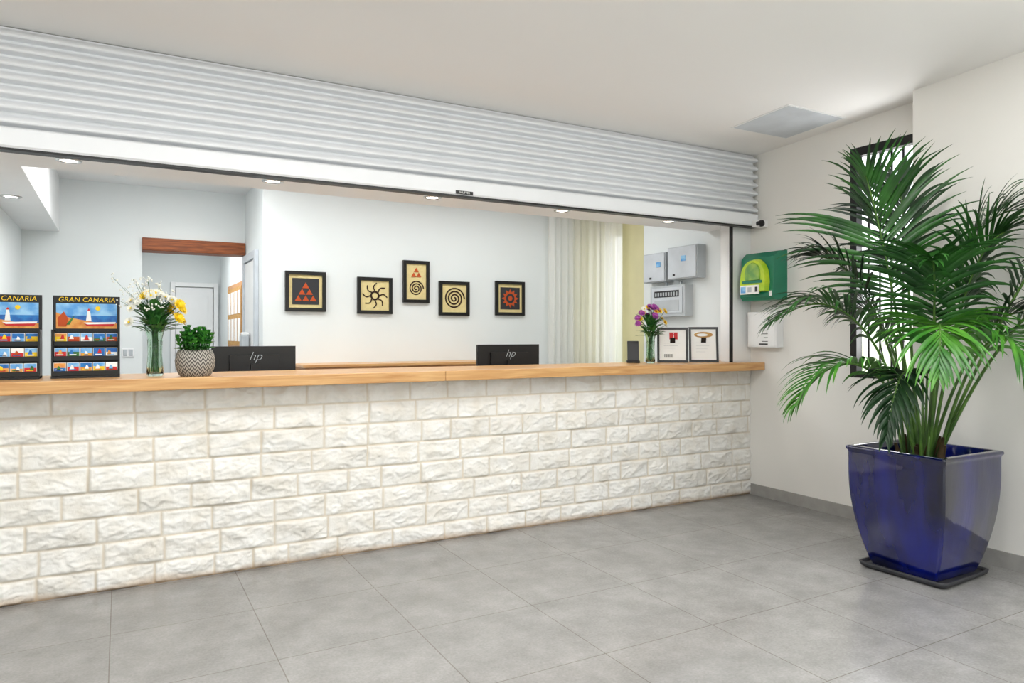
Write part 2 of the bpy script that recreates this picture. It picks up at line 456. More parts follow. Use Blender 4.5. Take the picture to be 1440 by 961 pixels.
# ------------------------------------------------------------------ SHUTTER
b = B('roller_shutter')
prof = []
ztop = 2.805; p = .0685; n = 7
for i in range(n):
    z = ztop-i*p
    prof += [(4.155,z),(4.152,z-.008),(4.142,z-.016),(4.118,z-.030),(4.104,z-.042),(4.099,z-.050),(4.099,z-.055),(4.104,z-.060),(4.155,z-.064)]
zb = ztop-n*p
prof += [(4.155,zb),(4.155,zb-.006),(4.108,zb-.012),(4.100,zb-.02),(4.100,zb-.100),(4.108,zb-.110),(4.17,zb-.110)]
vs = []; fs = []
XS = [-2.95, 4.575]
for x in XS:
    for y, z in prof: vs.append((x,y,z))
k = len(prof)
for i in range(k-1): fs.append((i, i+k, i+k+1, i+1))
b.add(vs, fs, M_shut)
for x in XS:
    for i in range(k-1):
        (ya,za),(yb,zb2) = prof[i], prof[i+1]
        if abs(za-zb2) > 1e-5: b.add([(x,ya,za),(x,yb,zb2),(x,4.17,zb2),(x,4.17,za)], [(0,1,2,3)], M_shut)
zl = zb-.110
b.box(-2.95,4.575,4.108,4.17,zl-.012,zl,M_black)
b.box(1.86,1.98,4.096,4.10,zl+.004,zl+.026,M_black)
b.text('SHUTTER', T(1.92,4.0955,zl+.015) @ RX90, .018, M_paper)
b.done()
b = B('shutter_guide_rail')
b.box(4.375,4.394,4.2,4.222,1.1005,2.25,M_black)
b.done()
b = B('security_camera')
b.box(4.50,4.598,4.02,4.10,2.20,2.255,M_white)
b.M = T(4.52,4.03,2.225) @ Matrix.Rotation(math.pi/2,4,'X')
b.lathe([(.026,-.02),(.028,.02),(.022,.03),(.0005,.031)], (0,0,0), M_black, 20)
b.M = Matrix()
b.done(.006)

# ------------------------------------------------------------------ DESK + CABINET + MONITORS
b = B('reception_desk')
b.box(-.5,4.3,4.64,5.35,.73,.76,M_white)
for x in (-.48,1.1,2.7,4.25): b.box(x,x+.03,4.66,5.30,0,.73,M_wood2)
b.done(.003)
b = B('back_cabinet')
b.box(1.35,3.2,6.08,6.498,1.045,1.07,M_wood)
b.box(1.37,3.18,6.10,6.49,.05,1.045,M_wood2)
for i in range(4):
    x = 1.38+i*.45; b.box(x,x+.44,6.085,6.10,.08,1.03,M_wood2); b.box(x+.4,x+.415,6.075,6.085,.5,.65,M_chrome)
b.box(1.4,3.15,6.13,6.48,0,.05,M_dark)
b.done(.002)
def monitor(cx, cy, top, w=.545):
    b = B('computer_monitor')
    b.box(cx-w/2,cx+w/2,cy,cy+.022,top-.33,top,M_black)
    b.box(cx-w*.3,cx+w*.3,cy-.018,cy,top-.27,top-.06,M_black)
    b.box(cx-w/2+.008,cx+w/2-.008,cy+.022,cy+.024,top-.322,top-.01,M_dark)
    b.box(cx-.03,cx+.03,cy-.035,cy-.018,.77,top-.12,M_black)
    b.box(cx-.12,cx+.12,cy-.12,cy+.10,.76,.772,M_black)
    b.text('hp', T(cx,cy-.0185,top-.07) @ RX90, .085, M_grey, shear=.4, offset=-.0015)
    b.done(.004)
monitor(.80,5.07,1.247); monitor(2.64,4.82,1.25)

# ------------------------------------------------------------------ PICTURES
def ring_spiral(b, cx, y, cz0, R, turns, m, r):
    pts = []
    n = int(turns*22)
    for i in range(n+1):
        a = i/22*2*math.pi; rr = R*(1-.93*i/n)
        pts.append((cx+rr*math.cos(a), y, cz0+rr*math.sin(a)))
    b.tube(pts, r, m, 6)
def picture(cx, cz0, w, h, kind):
    b = B('framed_picture'); y = 6.5; f = .032
    for (x0,x1,z0,z1) in ((-w/2,w/2,h/2-f,h/2),(-w/2,w/2,-h/2,-h/2+f),(-w/2,-w/2+f,-h/2+f,h/2-f),(w/2-f,w/2,-h/2+f,h/2-f)):
        b.box(cx+x0,cx+x1,y-.03,y,cz0+z0,cz0+z1,M_blackfr)
    b.box(cx-w/2+f,cx+w/2-f,y-.015,y,cz0-h/2+f,cz0+h/2-f,M_cream)
    ya, yb = y-.019, y-.015
    def tri(x, z, s, m):
        b.prism([(x-s/2,z-s*.43),(x+s/2,z-s*.43),(x,z+s*.43)], ya-.002, yb, m)
    if kind == 'tri':
        q = w/2-f-.03
        b.box(cx-q,cx+q,ya,yb,cz0-q,cz0+q,M_dark)
        for (dx,dz) in ((0,.058),(-.033,0),(.033,0),(-.066,-.058),(0,-.058),(.066,-.058)): tri(cx+dx, cz0+dz-.003, .060, M_orange)
    if kind == 'sun':
        v0 = len(b.v)
        b.lathe([(.045,0),(.045,.004),(.028,.004),(.028,0)], (0,0,0), M_brown, 24)
        for v in range(v0, len(b.v)):
            q = b.v[v]; b.v[v] = Vector((cx+q.x, y-.0155-q.z, cz0+q.y))
        for k in range(8):
            a = k*math.pi/4
            pts = [(cx+math.cos(a+.18*math.sin(s*4))*(.045+s*.075), y-.017, cz0+math.sin(a+.18*math.sin(s*4))*(.045+s*.075)) for s in [i/6 for i in range(7)]]
            b.tube(pts, .006, M_brown, 5)
    if kind == 'trispi':
        for (dx,dz) in ((0,.115),(-.026,.068),(.026,.068)): tri(cx+dx, cz0+dz, .05, M_orange)
        ring_spiral(b, cx, y-.016, cz0-.065, .075, 3, M_brown, .006)
    if kind == 'spiral':
        ring_spiral(b, cx, y-.016, cz0, .11, 3.3, M_brown, .0075)
    if kind == 'star':
        q = w/2-f-.026
        b.box(cx-q,cx+q,ya,yb,cz0-q,cz0+q,M_dark)
        pts = []
        for k in range(24):
            r = .098 if k % 2 == 0 else .066
            a = 2*math.pi*k/24; pts.append((cx+r*math.cos(a), cz0+r*math.sin(a)))
        b.prism(pts, ya-.002, ya, M_orange)
        b.prism([(cx+.05*math.cos(2*math.pi*k/20), cz0+.05*math.sin(2*math.pi*k/20)) for k in range(20)], ya-.004, ya-.002, M_dark)
        b.prism([(cx+.025*math.cos(2*math.pi*k/20), cz0+.025*math.sin(2*math.pi*k/20)) for k in range(20)], ya-.006, ya-.004, M_orange)
    b.done()
picture(1.46,1.717,.36,.36,'tri')
picture(2.105,1.697,.34,.345,'sun')
picture(2.52,1.843,.27,.41,'trispi')
picture(2.926,1.69,.33,.342,'spiral')
picture(3.563,1.707,.345,.357,'star')

# ------------------------------------------------------------------ CURTAIN
def curtain():
    b = B('sheer_curtain')
    L0 = [(3.98,6.40),(4.45,6.40),(4.60,6.30),(4.67,5.98)]
    seg = []
    for i in range(len(L0)-1):
        a = Vector(L0[i]+(0,)); c = Vector(L0[i+1]+(0,)); n = max(3, int((c-a).length/.008))
        d = (c-a).normalized(); nn = Vector((-d.y, d.x, 0))
        for k in range(n): seg.append((a+(c-a)*k/n, nn))
    vs = []; fs = []; n = len(seg); rows = 9
    for j in range(rows):
        z = .04+(2.70-.04)*j/(rows-1)
        for i, (q, nn) in enumerate(seg):
            amp = .024*(1-.3*j/rows)
            o = nn*amp*(math.sin(i*.62+.4*math.sin(j*.7))+.4*math.sin(i*.29+j*.3))
            vs.append((q.x+o.x, q.y+o.y, z))
    for j in range(rows-1):
        for i in range(n-1):
            a = j*n+i; fs.append((a, a+1, a+n+1, a+n))
    b.add(vs, fs, M_curt, True)
    b.tube([(3.95,6.40,2.705),(4.5,6.40,2.705),(4.68,6.28,2.705),(4.70,5.9,2.705)], .01, M_white)
    b.done()
curtain()
b = B('window_3')
for (y0,y1,z0,z1) in ((6.12,6.16,.9,2.45),(6.41,6.45,.9,2.45),(6.16,6.41,.9,.94),(6.16,6.41,2.41,2.45)): b.box(4.80,4.85,y0,y1,z0,z1,M_white)
b.done()

# ------------------------------------------------------------------ ELECTRICAL BOXES
b = B('electrical_meter_box')
b.box(4.50,4.6,5.14,5.46,1.83,2.11,M_grey); b.box(4.49,4.50,5.15,5.45,1.84,2.10,M_lgrey)
b.box(4.486,4.49,5.2,5.26,1.97,2.02,M_sky); b.box(4.486,4.49,5.33,5.36,1.86,1.88,M_dark)
b.done(.005)
b = B('electrical_meter_box')
b.box(4.50,4.6,4.72,5.11,1.84,2.14,M_grey); b.box(4.49,4.50,4.73,5.10,1.85,2.13,M_lgrey)
b.box(4.486,4.49,4.86,4.92,2.0,2.05,M_sky); b.box(4.486,4.49,5.0,5.03,1.87,1.89,M_dark); b.done(.005)
b = B('circuit_breaker_panel')
b.box(4.50,4.6,4.88,5.36,1.50,1.79,M_grey)
b.box(4.492,4.50,4.91,5.33,1.53,1.77,M_lgrey)
b.box(4.488,4.492,4.95,5.29,1.68,1.74,M_dark)
for i in range(9): b.box(4.484,4.488,4.965+i*.036,4.985+i*.036,1.69,1.725,M_grey)
b.box(4.489,4.492,4.95,5.29,1.55,1.65,M_grey)
b.tube([(4.56,5.0,1.79),(4.56,5.0,1.825)], .015, M_grey); b.tube([(4.56,5.2,1.79),(4.56,5.2,1.825)], .015, M_grey)
b.done(.003)

# ------------------------------------------------------------------ AED + WHITE BOX
b = B('defibrillator_cabinet')
pr = [(4.6,1.60),(4.46,1.60),(4.435,1.63),(4.45,1.94),(4.50,1.985),(4.6,1.995)]
vs = [(x,3.83,z) for x,z in pr]+[(x,4.16,z) for x,z in pr]; k = len(pr)
b.add(vs, [tuple(range(k)), tuple(range(2*k-1,k-1,-1))]+[(i,i+k,(i+1)%k+k,(i+1)%k) for i in range(k)], M_green_case)
def facex(pts, cy, cz0, x0, x1, m, sc=.97):
    n = len(pts); vs = [(x0, cy-u, cz0+v) for u, v in pts]+[(x1, cy-u*sc, cz0+v*sc) for u, v in pts]
    b.add(vs, [tuple(range(n)), tuple(range(2*n-1,n-1,-1))]+[(i,(i+1)%n,(i+1)%n+n,i+n) for i in range(n)], m)
pts = [(-.13,-.10),(.13,-.10),(.135,-.02)]+[(.13*math.cos(a), .02+.145*math.sin(a)) for a in [math.pi*i/16 for i in range(1,16)]]+[(-.135,-.02)]
facex(pts, 4.0, 1.765, 4.44, 4.395, M_lime, .92)
facex([(u*.6,v*.55) for u,v in pts], 3.995, 1.81, 4.397, 4.385, M_limed, .9)
facex([(-.10,-.01),(.10,-.01),(.10,.01),(-.10,.01)], 4.0, 1.745, 4.397, 4.388, M_green_case)
b.box(4.388,4.40,3.93,4.12,1.65,1.72,M_paper); b.box(4.386,4.388,4.06,4.11,1.66,1.71,M_sky); b.box(4.386,4.388,4.0,4.04,1.665,1.705,M_grey); b.box(4.386,4.388,3.94,3.965,1.665,1.705,M_dark)
b.box(4.432,4.437,3.84,3.865,1.63,1.67,M_paper)
b.done(.005)
b = B('wall_controller_box')
b.box(4.52,4.6,3.87,4.16,1.225,1.51,M_white); b.box(4.516,4.52,3.88,4.15,1.235,1.50,M_white)
b.box(4.514,4.516,3.93,3.95,1.44,1.47,M_dark)
for i in range(4): b.box(4.5145,4.516,3.95,3.99+.02*(i % 2),1.36-i*.03,1.365-i*.03,M_dark)
b.box(4.5145,4.516,3.95,4.04,1.245,1.256,M_dark)
b.done(.005)

# ------------------------------------------------------------------ POSTCARD RACKS
card_m = [M_sky, M_sea, M_sand, M_orange, M_yellow, M_paper, M_red, M_fol]
def rack(x0, x1, yf):
    b = B('postcard_rack', ((x0+x1)/2, yf, 1.10)); w = x1-x0; cx = (x0+x1)/2; z = 1.10
    b.box(x0,x1,yf+.10,yf+.112,z+.0,z+.43,M_black)
    for x in (x0, x1-.008): b.box(x,x+.008,yf-.02,yf+.11,z,z+.25,M_black)
    b.box(x0,x1,yf-.04,yf+.11,z,z+.012,M_black)
    h0, h1 = z+.245, z+.43; ya = yf+.094
    b.box(x0+.002,x1-.002,ya,ya+.006,h0,h1,M_black)
    b.text('GRAN CANARIA', T(cx, ya-.001, h1-.020) @ RX90, .034, M_yellow, spacing=1.05, shear=.15)
    i0, i1 = x0+.014, x1-.014; t = h1-.040; bt = h0+.012; md = (t+bt)/2
    b.box(i0,i1,ya-.002,ya,md+.002,t,M_sky); b.box(i0,i1,ya-.002,ya,bt,md+.002,M_sea)
    b.prism([(i0,bt),(i1,bt),(i1,bt+.028),(cx+.05,bt+.03),(cx-.02,bt+.045),(i0+.05,bt+.06),(i0,bt+.085)], ya-.004, ya-.002, M_sand)
    b.prism([(cx+.0,bt+.012),(cx+.12,bt+.012),(cx+.135,bt+.036),(cx-.015,bt+.032)], ya-.006, ya-.004, M_red)
    b.prism([(cx+.0,bt+.022),(cx+.13,bt+.026),(cx+.134,bt+.036),(cx-.015,bt+.032)], ya-.007, ya-.006, M_paper)
    b.prism([(cx-.005,bt+.04),(cx+.02,bt+.04),(cx+.014,bt+.095),(cx+.002,bt+.095)], ya-.006, ya-.004, M_paper)
    b.prism([(cx+.0,bt+.095),(cx+.016,bt+.095),(cx+.008,bt+.108)], ya-.006, ya-.004, M_red)
    b.prism([(i0+.01,bt+.01),(i0+.045,bt+.01),(i0+.055,bt+.05),(i0+.035,bt+.09),(i0+.006,bt+.055)], ya-.006, ya-.004, M_orange)
    b.prism([(i0+.045,bt+.02),(i0+.06,bt+.02),(i0+.085,bt+.07),(i0+.065,bt+.05)], ya-.006, ya-.004, M_fol)
    b.prism([(cx+.05+.012*math.cos(a), t-.025+.012*math.sin(a)) for a in [k*.6 for k in range(10)]], ya-.004, ya-.002, M_yellow)
    rnd = random.Random(int(abs(x0)*1000))
    for r in range(3):
        zz = z+.014+r*.076; yy = yf-.035+r*.034
        b.box(x0+.002,x1-.002,yy-.004,yy,zz,zz+.024,M_black)
        b.box(x0+.008,x1-.008,yy,yy+.034,zz,zz+.004,M_black)
        n = 5; cw = (w-.02)/n
        for i in range(n):
            a = x0+.01+i*cw+.0015; c = a+cw-.003
            ms = rnd.sample(card_m, 4)
            top = zz+.066
            b.box(a,c,yy+.006,yy+.010,zz+.004,top,M_paper)
            hz = zz+.026+(top-zz-.026)*rnd.uniform(.3,.6)
            b.box(a+.002,c-.002,yy+.004,yy+.006,hz,top-.002,rnd.choice([M_sky,M_sky,ms[3],M_sea]))
            b.box(a+.002,c-.002,yy+.004,yy+.006,zz+.008,hz,ms[0])
            u = rnd.uniform(a+.004, c-.026)
            b.prism([(u,hz-.012),(u+.02,hz-.012),(u+.016,hz+.006),(u+.008,hz+.011)], yy+.002, yy+.004, ms[1])
            b.box(a+.01,a+.04,yy+.002,yy+.004,zz+.028,zz+.033,ms[2])
    b.done()
rack(-.31,-.003,4.31)
rack(-.665,-.358,4.31)

# ------------------------------------------------------------------ FLOWERS
def petal_flower(b, c, r, m, mc, up, n=14, layers=2, core=.24):
    up = up.normalized(); u = up.cross(Vector((.3,.1,.9))).normalized(); w = up.cross(u)
    for ly in range(layers):
        for k in range(n):
            a = 2*math.pi*(k+.5*ly)/n
            d = (u*math.cos(a)+w*math.sin(a)); s = d.cross(up)
            rr = r*(1-.2*ly); lift = .12+.38*ly
            p0 = c+d*r*.1; p1 = c+d*rr*.6+up*rr*lift*.6+s*rr*.2; p2 = c+d*rr+up*rr*lift; p3 = c+d*rr*.6+up*rr*lift*.6-s*rr*.2
            b.add([p0,p1,p2,p3], [(0,1,2,3)], m, True)
    b.ball(c+up*r*.12, r*core, mc, 8)
def leaf(b, p, d, L, w, m, dr=.25):
    d = d.normalized(); s = d.cross(Vector((0,0,1)))
    if s.length < .05: s = Vector((1,0,0))
    s.normalize(); up = s.cross(d)
    vs = []
    prof = [0,.7,1,.75,0]
    for i, q in enumerate(prof):
        t = i/4; c = p+d*L*t-Vector((0,0,1))*L*dr*t*t
        vs += [c-s*w*q*.5+up*w*.15*q, c, c+s*w*q*.5+up*w*.15*q]
    fs = []
    for i in range(4):
        a = i*3; fs += [(a,a+1,a+4,a+3),(a+1,a+2,a+5,a+4)]
    b.add(vs, fs, m, True)
def bouquet(name, c, h, specs, spread, zlo, zhi, seed, nfol=70, filler=22):
    b = B(name, c); rnd = random.Random(seed); C = Vector(c)
    s = h/.28
    b.lathe([(.036*s,.0),(.042*s,.01),(.038*s,.05*s),(.033*s,.12*s),(.036*s,.2*s),(.052*s,.27*s),(.058*s,.28*s),(.055*s,.281*s),(.049*s,.268*s),(.033*s,.2*s),(.029*s,.12*s),(.034*s,.05*s),(.036*s,.014),(.0005,.013)], c, M_glass, 28, cap0=True)
    for k in range(11):
        a = 2*math.pi*k/11
        b.tube([C+Vector((math.cos(a)*r*s, math.sin(a)*r*s, z*s)) for r, z in ((.041,.02),(.0385,.06),(.034,.12),(.037,.2))], .0018, M_glass, 4)
    neck = C+Vector((0,0,h*.85))
    for (m, mc, r, n, off, core) in specs:
        for k in range(n):
            a = rnd.uniform(0, 2*math.pi); q = spread*math.sqrt(rnd.random())
            dx = math.cos(a)*q+off; dx = max(-spread, min(spread, dx)); dy = math.sin(a)*q*.8
            zz = zhi-(zhi-zlo)*(.25*rnd.random()+.85*(math.hypot(dx,dy)/spread)**1.5*rnd.uniform(.4,1))
            e = C+Vector((dx, dy, zz))
            b.tube([C+Vector((rnd.uniform(-.02,.02), rnd.uniform(-.02,.02), .02)), neck+Vector((rnd.uniform(-.015,.015), rnd.uniform(-.015,.015), 0)), (neck+e)/2+Vector((0,0,.02)), e], .0018, M_fol, 4)
            petal_flower(b, e, r*rnd.uniform(.8,1.1), m, mc, Vector((dx, dy-.08, .09)), 13, 3, core)
    for k in range(nfol):
        a = rnd.uniform(0, 2*math.pi); q = rnd.uniform(.1, 1.1)
        p = neck+Vector((math.cos(a)*.025, math.sin(a)*.025, rnd.uniform(-.01,.12)))
        d = Vector((math.cos(a)*q, math.sin(a)*q, rnd.uniform(.2,1.1)))
        leaf(b, p, d, rnd.uniform(.08,.15), .026, M_fol)
    for k in range(filler):
        a = rnd.uniform(0, 2*math.pi); q = spread*rnd.uniform(.5,1.15)
        e = C+Vector((-.05+math.cos(a)*q, math.sin(a)*q*.8, rnd.uniform(zlo+.05, zhi*1.12)))
        b.tube([neck, (neck+e)/2+Vector((0,0,.03)), e], .0011, M_fol, 3)
        for j in range(8):
            b.ball(e+Vector((rnd.uniform(-.022,.022), rnd.uniform(-.022,.022), rnd.uniform(-.04,.02))), rnd.uniform(.003,.0065), M_petw, 6)
    b.done()
bouquet('flower_vase', (.163,4.30,1.10), .28, [(M_petw,M_pety,.030,16,-.04,.2),(M_pety,M_pety,.040,13,.075,.45),(M_petw,M_petw,.026,5,-.02,.3)], .135, .30, .48, 5, nfol=110)
bouquet('flower_vase', (3.66,4.36,1.10), .25, [(M_petp,M_petp,.03,18,0,.3),(M_pety,M_orange,.03,10,.03,.3),(M_petw,M_pety,.024,7,0,.25)], .13, .28, .48, 9, nfol=80, filler=0)

c = (.355,4.20,1.10)
b = B('potted_succulent', c)
b.lathe([(.072,0),(.084,.012),(.098,.05),(.101,.085),(.094,.12),(.085,.142),(.078,.142),(.078,.12),(.0005,.12)], c, M_weave, 40, cap0=True)
b.lathe([(.0785,.121),(.04,.13),(.0005,.132)], c, M_soil, 20)
rnd = random.Random(4)
for st_ in range(44):
    a = rnd.uniform(0, 6.28); q = .072*math.sqrt(rnd.random()); q2 = q*1.4
    top = .14+.10*(1-.7*(q/.085)**2)+rnd.uniform(0,.025)
    p0 = Vector(c)+Vector((math.cos(a)*q, math.sin(a)*q, .125)); p1 = Vector(c)+Vector((math.cos(a)*q2, math.sin(a)*q2, top))
    b.tube([p0, p1], .003, M_fol, 4)
    for ly in range(4):
        for k in range(6):
            aa = k*1.047+ly*.5
            leaf(b, p0.lerp(p1, .25+.25*ly), Vector((math.cos(aa), math.sin(aa), .4+.5*ly)), .042-.004*ly, .022, M_fol2)
b.done()

def cert(x, y, th, w, h, kind):
    b = B('certificate_frame', (x,y,1.10))
    base = T(x,y,1.101) @ Matrix.Rotation(th,4,'Z')
    b.M = base @ Matrix.Rotation(math.radians(-9),4,'X')
    f = .018
    for (x0,x1,z0,z1) in ((-w/2,w/2,h-f,h),(-w/2,w/2,0,f),(-w/2,-w/2+f,f,h-f),(w/2-f,w/2,f,h-f)):
        b.box(x0,x1,-.012,0,z0,z1,M_blackfr)
    b.box(-w/2+f,w/2-f,-.006,-.001,f,h-f,M_paper)
    y0, y1 = -.0075, -.006
    if kind == 0:
        b.box(-.025,.04,y0,y1,h*.66,h*.86,M_red); b.text('i', T(.008,-.0085,h*.76) @ RX90, .06, M_paper)
        for i in range(3): b.box(-.07,.06-.02*i,y0,y1,h*.55-i*.02,h*.56-i*.02,M_grey)
        for i in range(9): b.box(-.065+i*.008,-.061+i*.008,y0,y1,h*.14,h*.24,M_dark)
    else:
        b.prism([(.075*math.cos(a), h*.78+.024*math.sin(a)) for a in [k*math.pi/10 for k in range(20)]], y0, y1, M_cork)
        b.prism([(-.01+.045*math.cos(a), h*.775+.012*math.sin(a)) for a in [k*math.pi/10 for k in range(20)]], y0-.001, y0, M_paper)
        for i in range(4): b.box(-.06,.06-.015*i,y0,y1,h*.55-i*.025,h*.555-i*.025,M_grey)
    b.M = base
    b.add([(-.02,.0,h*.7),(.02,.0,h*.7),(.02,.09,0),(-.02,.09,0),(-.02,.10,0),(.02,.10,0)], [(0,1,2,3),(3,2,5,4),(0,4,5,1)], M_black)
    b.done()
cert(3.90,4.37,math.radians(-38),.245,.285,0)
cert(4.17,4.30,math.radians(-36),.235,.29,1)
b = B('card_payment_terminal', (3.60,4.5,1.10))
b.M = T(3.60,4.50,1.10) @ Matrix.Rotation(-.6,4,'Z')
b.box(-.05,.05,-.05,.06,0,.02,M_black)
b.add([(-.045,-.03,.02),(.045,-.03,.02),(.045,.01,.175),(-.045,.01,.175),(-.045,0.0,.02),(.045,0.0,.02),(.045,.035,.175),(-.045,.035,.175)],
      [(0,1,2,3),(4,7,6,5),(0,3,7,4),(1,5,6,2),(3,2,6,7),(0,4,5,1)], M_black)
b.done(.003)

# ------------------------------------------------------------------ BIG PLANTER + PALM
PC = Vector((3.94,2.36,0))
def planter():
    b = B('palm_planter', tuple(PC))
    def ring(hs, z, cr):
        pts = []
        for q in range(4):
            cx, cy = [(1,1),(-1,1),(-1,-1),(1,-1)][q]
            for k in range(7):
                a = q*math.pi/2+k/6*math.pi/2
                pts.append((cx*(hs-cr)+cr*math.cos(a), cy*(hs-cr)+cr*math.sin(a), z))
        return pts
    def loft(levels, m, cap0=True, cap1=True, smooth=True):
        vs = []; fs = []
        for hs, z, cr in levels: vs += ring(hs, z, cr)
        n = 28
        for i in range(len(levels)-1):
            for k in range(n): fs.append((i*n+k, i*n+(k+1) % n, (i+1)*n+(k+1) % n, (i+1)*n+k))
        b.add(vs, fs, m, smooth)
        if cap0: b.add(vs[:n], [tuple(reversed(range(n)))], m)
        if cap1: b.add(vs[-n:], [tuple(range(n))], m)
    b.M = T(PC.x,PC.y,0) @ Matrix.Rotation(math.radians(3),4,'Z')
    loft([(.215,0,.03),(.235,.012,.03),(.242,.035,.03),(.232,.035,.03),(.225,.02,.03)], M_dark)
    b.M = T(PC.x,PC.y,0)
    L = []
    for i in range(17):
        t = i/16; z = .022+t*.63
        hs = .186+(.276-.186)*math.sin(min(1, t*1.15)*math.pi/2)**.8
        L.append((hs, z, .018))
    L += [(.277,.664,.016),(.283,.670,.014),(.285,.678,.014),(.283,.686,.014),(.276,.69,.014),(.248,.69,.014),(.244,.684,.014),(.240,.63,.014),(.236,.60,.014)]
    loft(L, M_blue, True, False)
    vs = ring(.239,.615,.02); b.add(vs+[(0,0,.645)], [(k,(k+1) % 28,28) for k in range(28)], M_soil, True)
    b.M = Matrix()
    return b.done()
planter()

def bez(P, t):
    a, b_, c, d = P; s = 1-t
    return a*s**3+b_*3*s*s*t+c*3*s*t*t+d*t**3
Rv = Vector((.875,-.484,0)); Fv = Vector((.484,.875,0))
palm = B('kentia_palm', (PC.x,PC.y,.64))
def clampv(v):
    lim = 4.375 if v.y < 2.78 else 4.56
    if v.x > lim: v.x = lim-.002*random.random()
    if v.z < .03: v.z = .03
    return v
def frond(pts, t0, npair, L, m, seed, wid=.026, droop=1.0):
    rnd = random.Random(seed)
    P = [PC+Rv*p[0]+Fv*p[1]+Vector((0,0,p[2])) for p in pts]
    n = 22
    cl = [clampv(bez(P, i/n)) for i in range(n+1)]
    palm.tube(cl, [.0085*(1-.8*i/n)+.0015 for i in range(n+1)], M_stem, 6)
    for i in range(npair):
        t = t0+(1-t0)*(i+.5)/npair
        p = bez(P, t); tan = (bez(P, min(1, t+.01))-bez(P, t-.01)).normalized()
        ref = Vector((0,0,1))
        s0 = tan.cross(ref)
        if s0.length < .25: s0 = s0+tan.cross(Fv)*.6
        s0.normalize()
        u = (i+.5)/npair
        Ls = L*(.55+.75*math.sin(math.pi*min(1,(u*.85+.12)))) * (1-.35*u*u)
        ang = math.radians(24+50*u**1.3)
        nrm = s0.cross(tan).normalized()
        for sd in (-1, 1):
            if rnd.random() < .03: continue
            aa = ang+rnd.uniform(-.09,.09)
            d = (s0*sd*math.cos(aa)+tan*math.sin(aa)+nrm*rnd.uniform(.1,.35)).normalized()
            LL = Ls*rnd.uniform(.85,1.08); k = 8; q = p.copy(); vs = []
            g = droop*rnd.uniform(.10,.2)
            for j in range(k+1):
                tt = j/k
                w = wid*(.25+.75*min(1, tt*4))*(1-tt**2.2)*rnd.uniform(.97,1.03)+.0006
                sv = d.cross(nrm).normalized(); up = sv.cross(d).normalized()
                if up.z < 0: up = -up
                vs += [clampv(q-sv*w*.5+up*w*.16), clampv(q.copy()), clampv(q+sv*w*.5+up*w*.16)]
                q = q+d*LL/k
                d = (d+Vector((0,0,-1))*g*(.35+tt)).normalized()
            fs = []
            for j in range(k):
                a = j*3; fs += [(a,a+1,a+4,a+3),(a+1,a+2,a+5,a+4)]
            palm.add(vs, fs, m, True)
F = [
 ([(-.02,0,.62),(-.08,.05,1.25),(-.18,.05,1.85),(-.32,.0,2.22)], .50, 30, .50, M_leaf, .9),
 ([(0,.03,.62),(-.03,.1,1.3),(.0,.12,1.9),(-.06,.15,2.22)], .55, 24, .40, M_leaf3, .9),
 ([(.03,.0,.62),(.08,-.05,1.3),(.12,-.1,2.05),(.40,-.25,1.98)], .45, 28, .42, M_leaf, 1.2),
 ([(.05,-.03,.62),(.22,-.2,1.3),(.42,-.4,1.9),(.60,-.50,2.10)], .45, 26, .40, M_leaf3, 1.0),
 ([(.05,-.05,.62),(.2,-.25,1.3),(.45,-.45,1.75),(.70,-.60,1.62)], .45, 26, .38, M_leaf, 1.2),
 ([(-.05,-.02,.62),(-.16,0,1.2),(-.42,0,1.72),(-.82,.02,1.40)], .42, 30, .36, M_leaf, 1.3),
 ([(-.06,-.04,.62),(-.14,-.05,1.05),(-.46,-.10,1.42),(-.76,-.12,.94)], .40, 30, .32, M_leaf2, 1.4),
 ([(-.04,-.06,.62),(-.12,-.15,1.2),(-.26,-.25,1.30),(-.38,-.34,.80)], .42, 26, .24, M_leaf3, 1.7),
 ([(.0,-.06,.62),(-.04,-.2,1.25),(-.12,-.38,1.65),(-.22,-.52,1.15)], .42, 28, .34, M_leaf2, 1.4),
 ([(.05,-.06,.62),(.10,-.2,1.2),(.18,-.40,1.58),(.22,-.55,1.08)], .42, 28, .34, M_leaf2, 1.5),
 ([(-.03,.0,.62),(-.10,.1,1.3),(-.28,.2,1.85),(-.54,.22,1.78)], .48, 26, .36, M_leaf3, 1.2),
 ([(.03,-.02,.62),(.08,-.1,1.2),(.12,-.2,1.8),(.22,-.35,1.85)], .45, 28, .38, M_leaf, 1.1),
 ([(.02,-.04,.62),(.0,-.1,1.2),(-.04,-.2,1.75),(-.16,-.36,1.70)], .45, 26, .36, M_leaf, 1.2),
 ([(.04,-.0,.62),(.16,-.06,1.2),(.30,-.22,1.62),(.44,-.34,1.36)], .45, 26, .34, M_leaf3, 1.4),
 ([(-.02,.04,.62),(-.05,.12,1.2),(-.14,.2,1.6),(-.30,.26,1.45)], .42, 24, .34, M_leaf3, 1.3),
]
for i, f in enumerate(F): frond(f[0], f[1], f[2], f[3], f[4], 100+i, .026, f[5])
rnd = random.Random(8)
for k in range(8):
    a = rnd.uniform(0, 6.28); r0 = rnd.uniform(.02,.12); lean = rnd.uniform(.05,.22)
    p0 = PC+Vector((math.cos(a)*r0, math.sin(a)*r0, .61))
    p1 = p0+Vector((math.cos(a)*lean*.4, math.sin(a)*lean*.4, .3)); p2 = p0+Vector((math.cos(a)*lean, math.sin(a)*lean, rnd.uniform(.5,.85)))
    palm.tube([p0,p1,p2], [.010,.007,.003], M_stem, 6)
for k in range(10):
    a = rnd.uniform(0, 6.28); r0 = rnd.uniform(.0,.12)
    p0 = PC+Vector((math.cos(a)*r0, math.sin(a)*r0, .60)); palm.tube([p0, p0+Vector((math.cos(a)*.03, math.sin(a)*.03, rnd.uniform(.1,.18)))], [.02,.008], M_husk, 7)
palm.done()

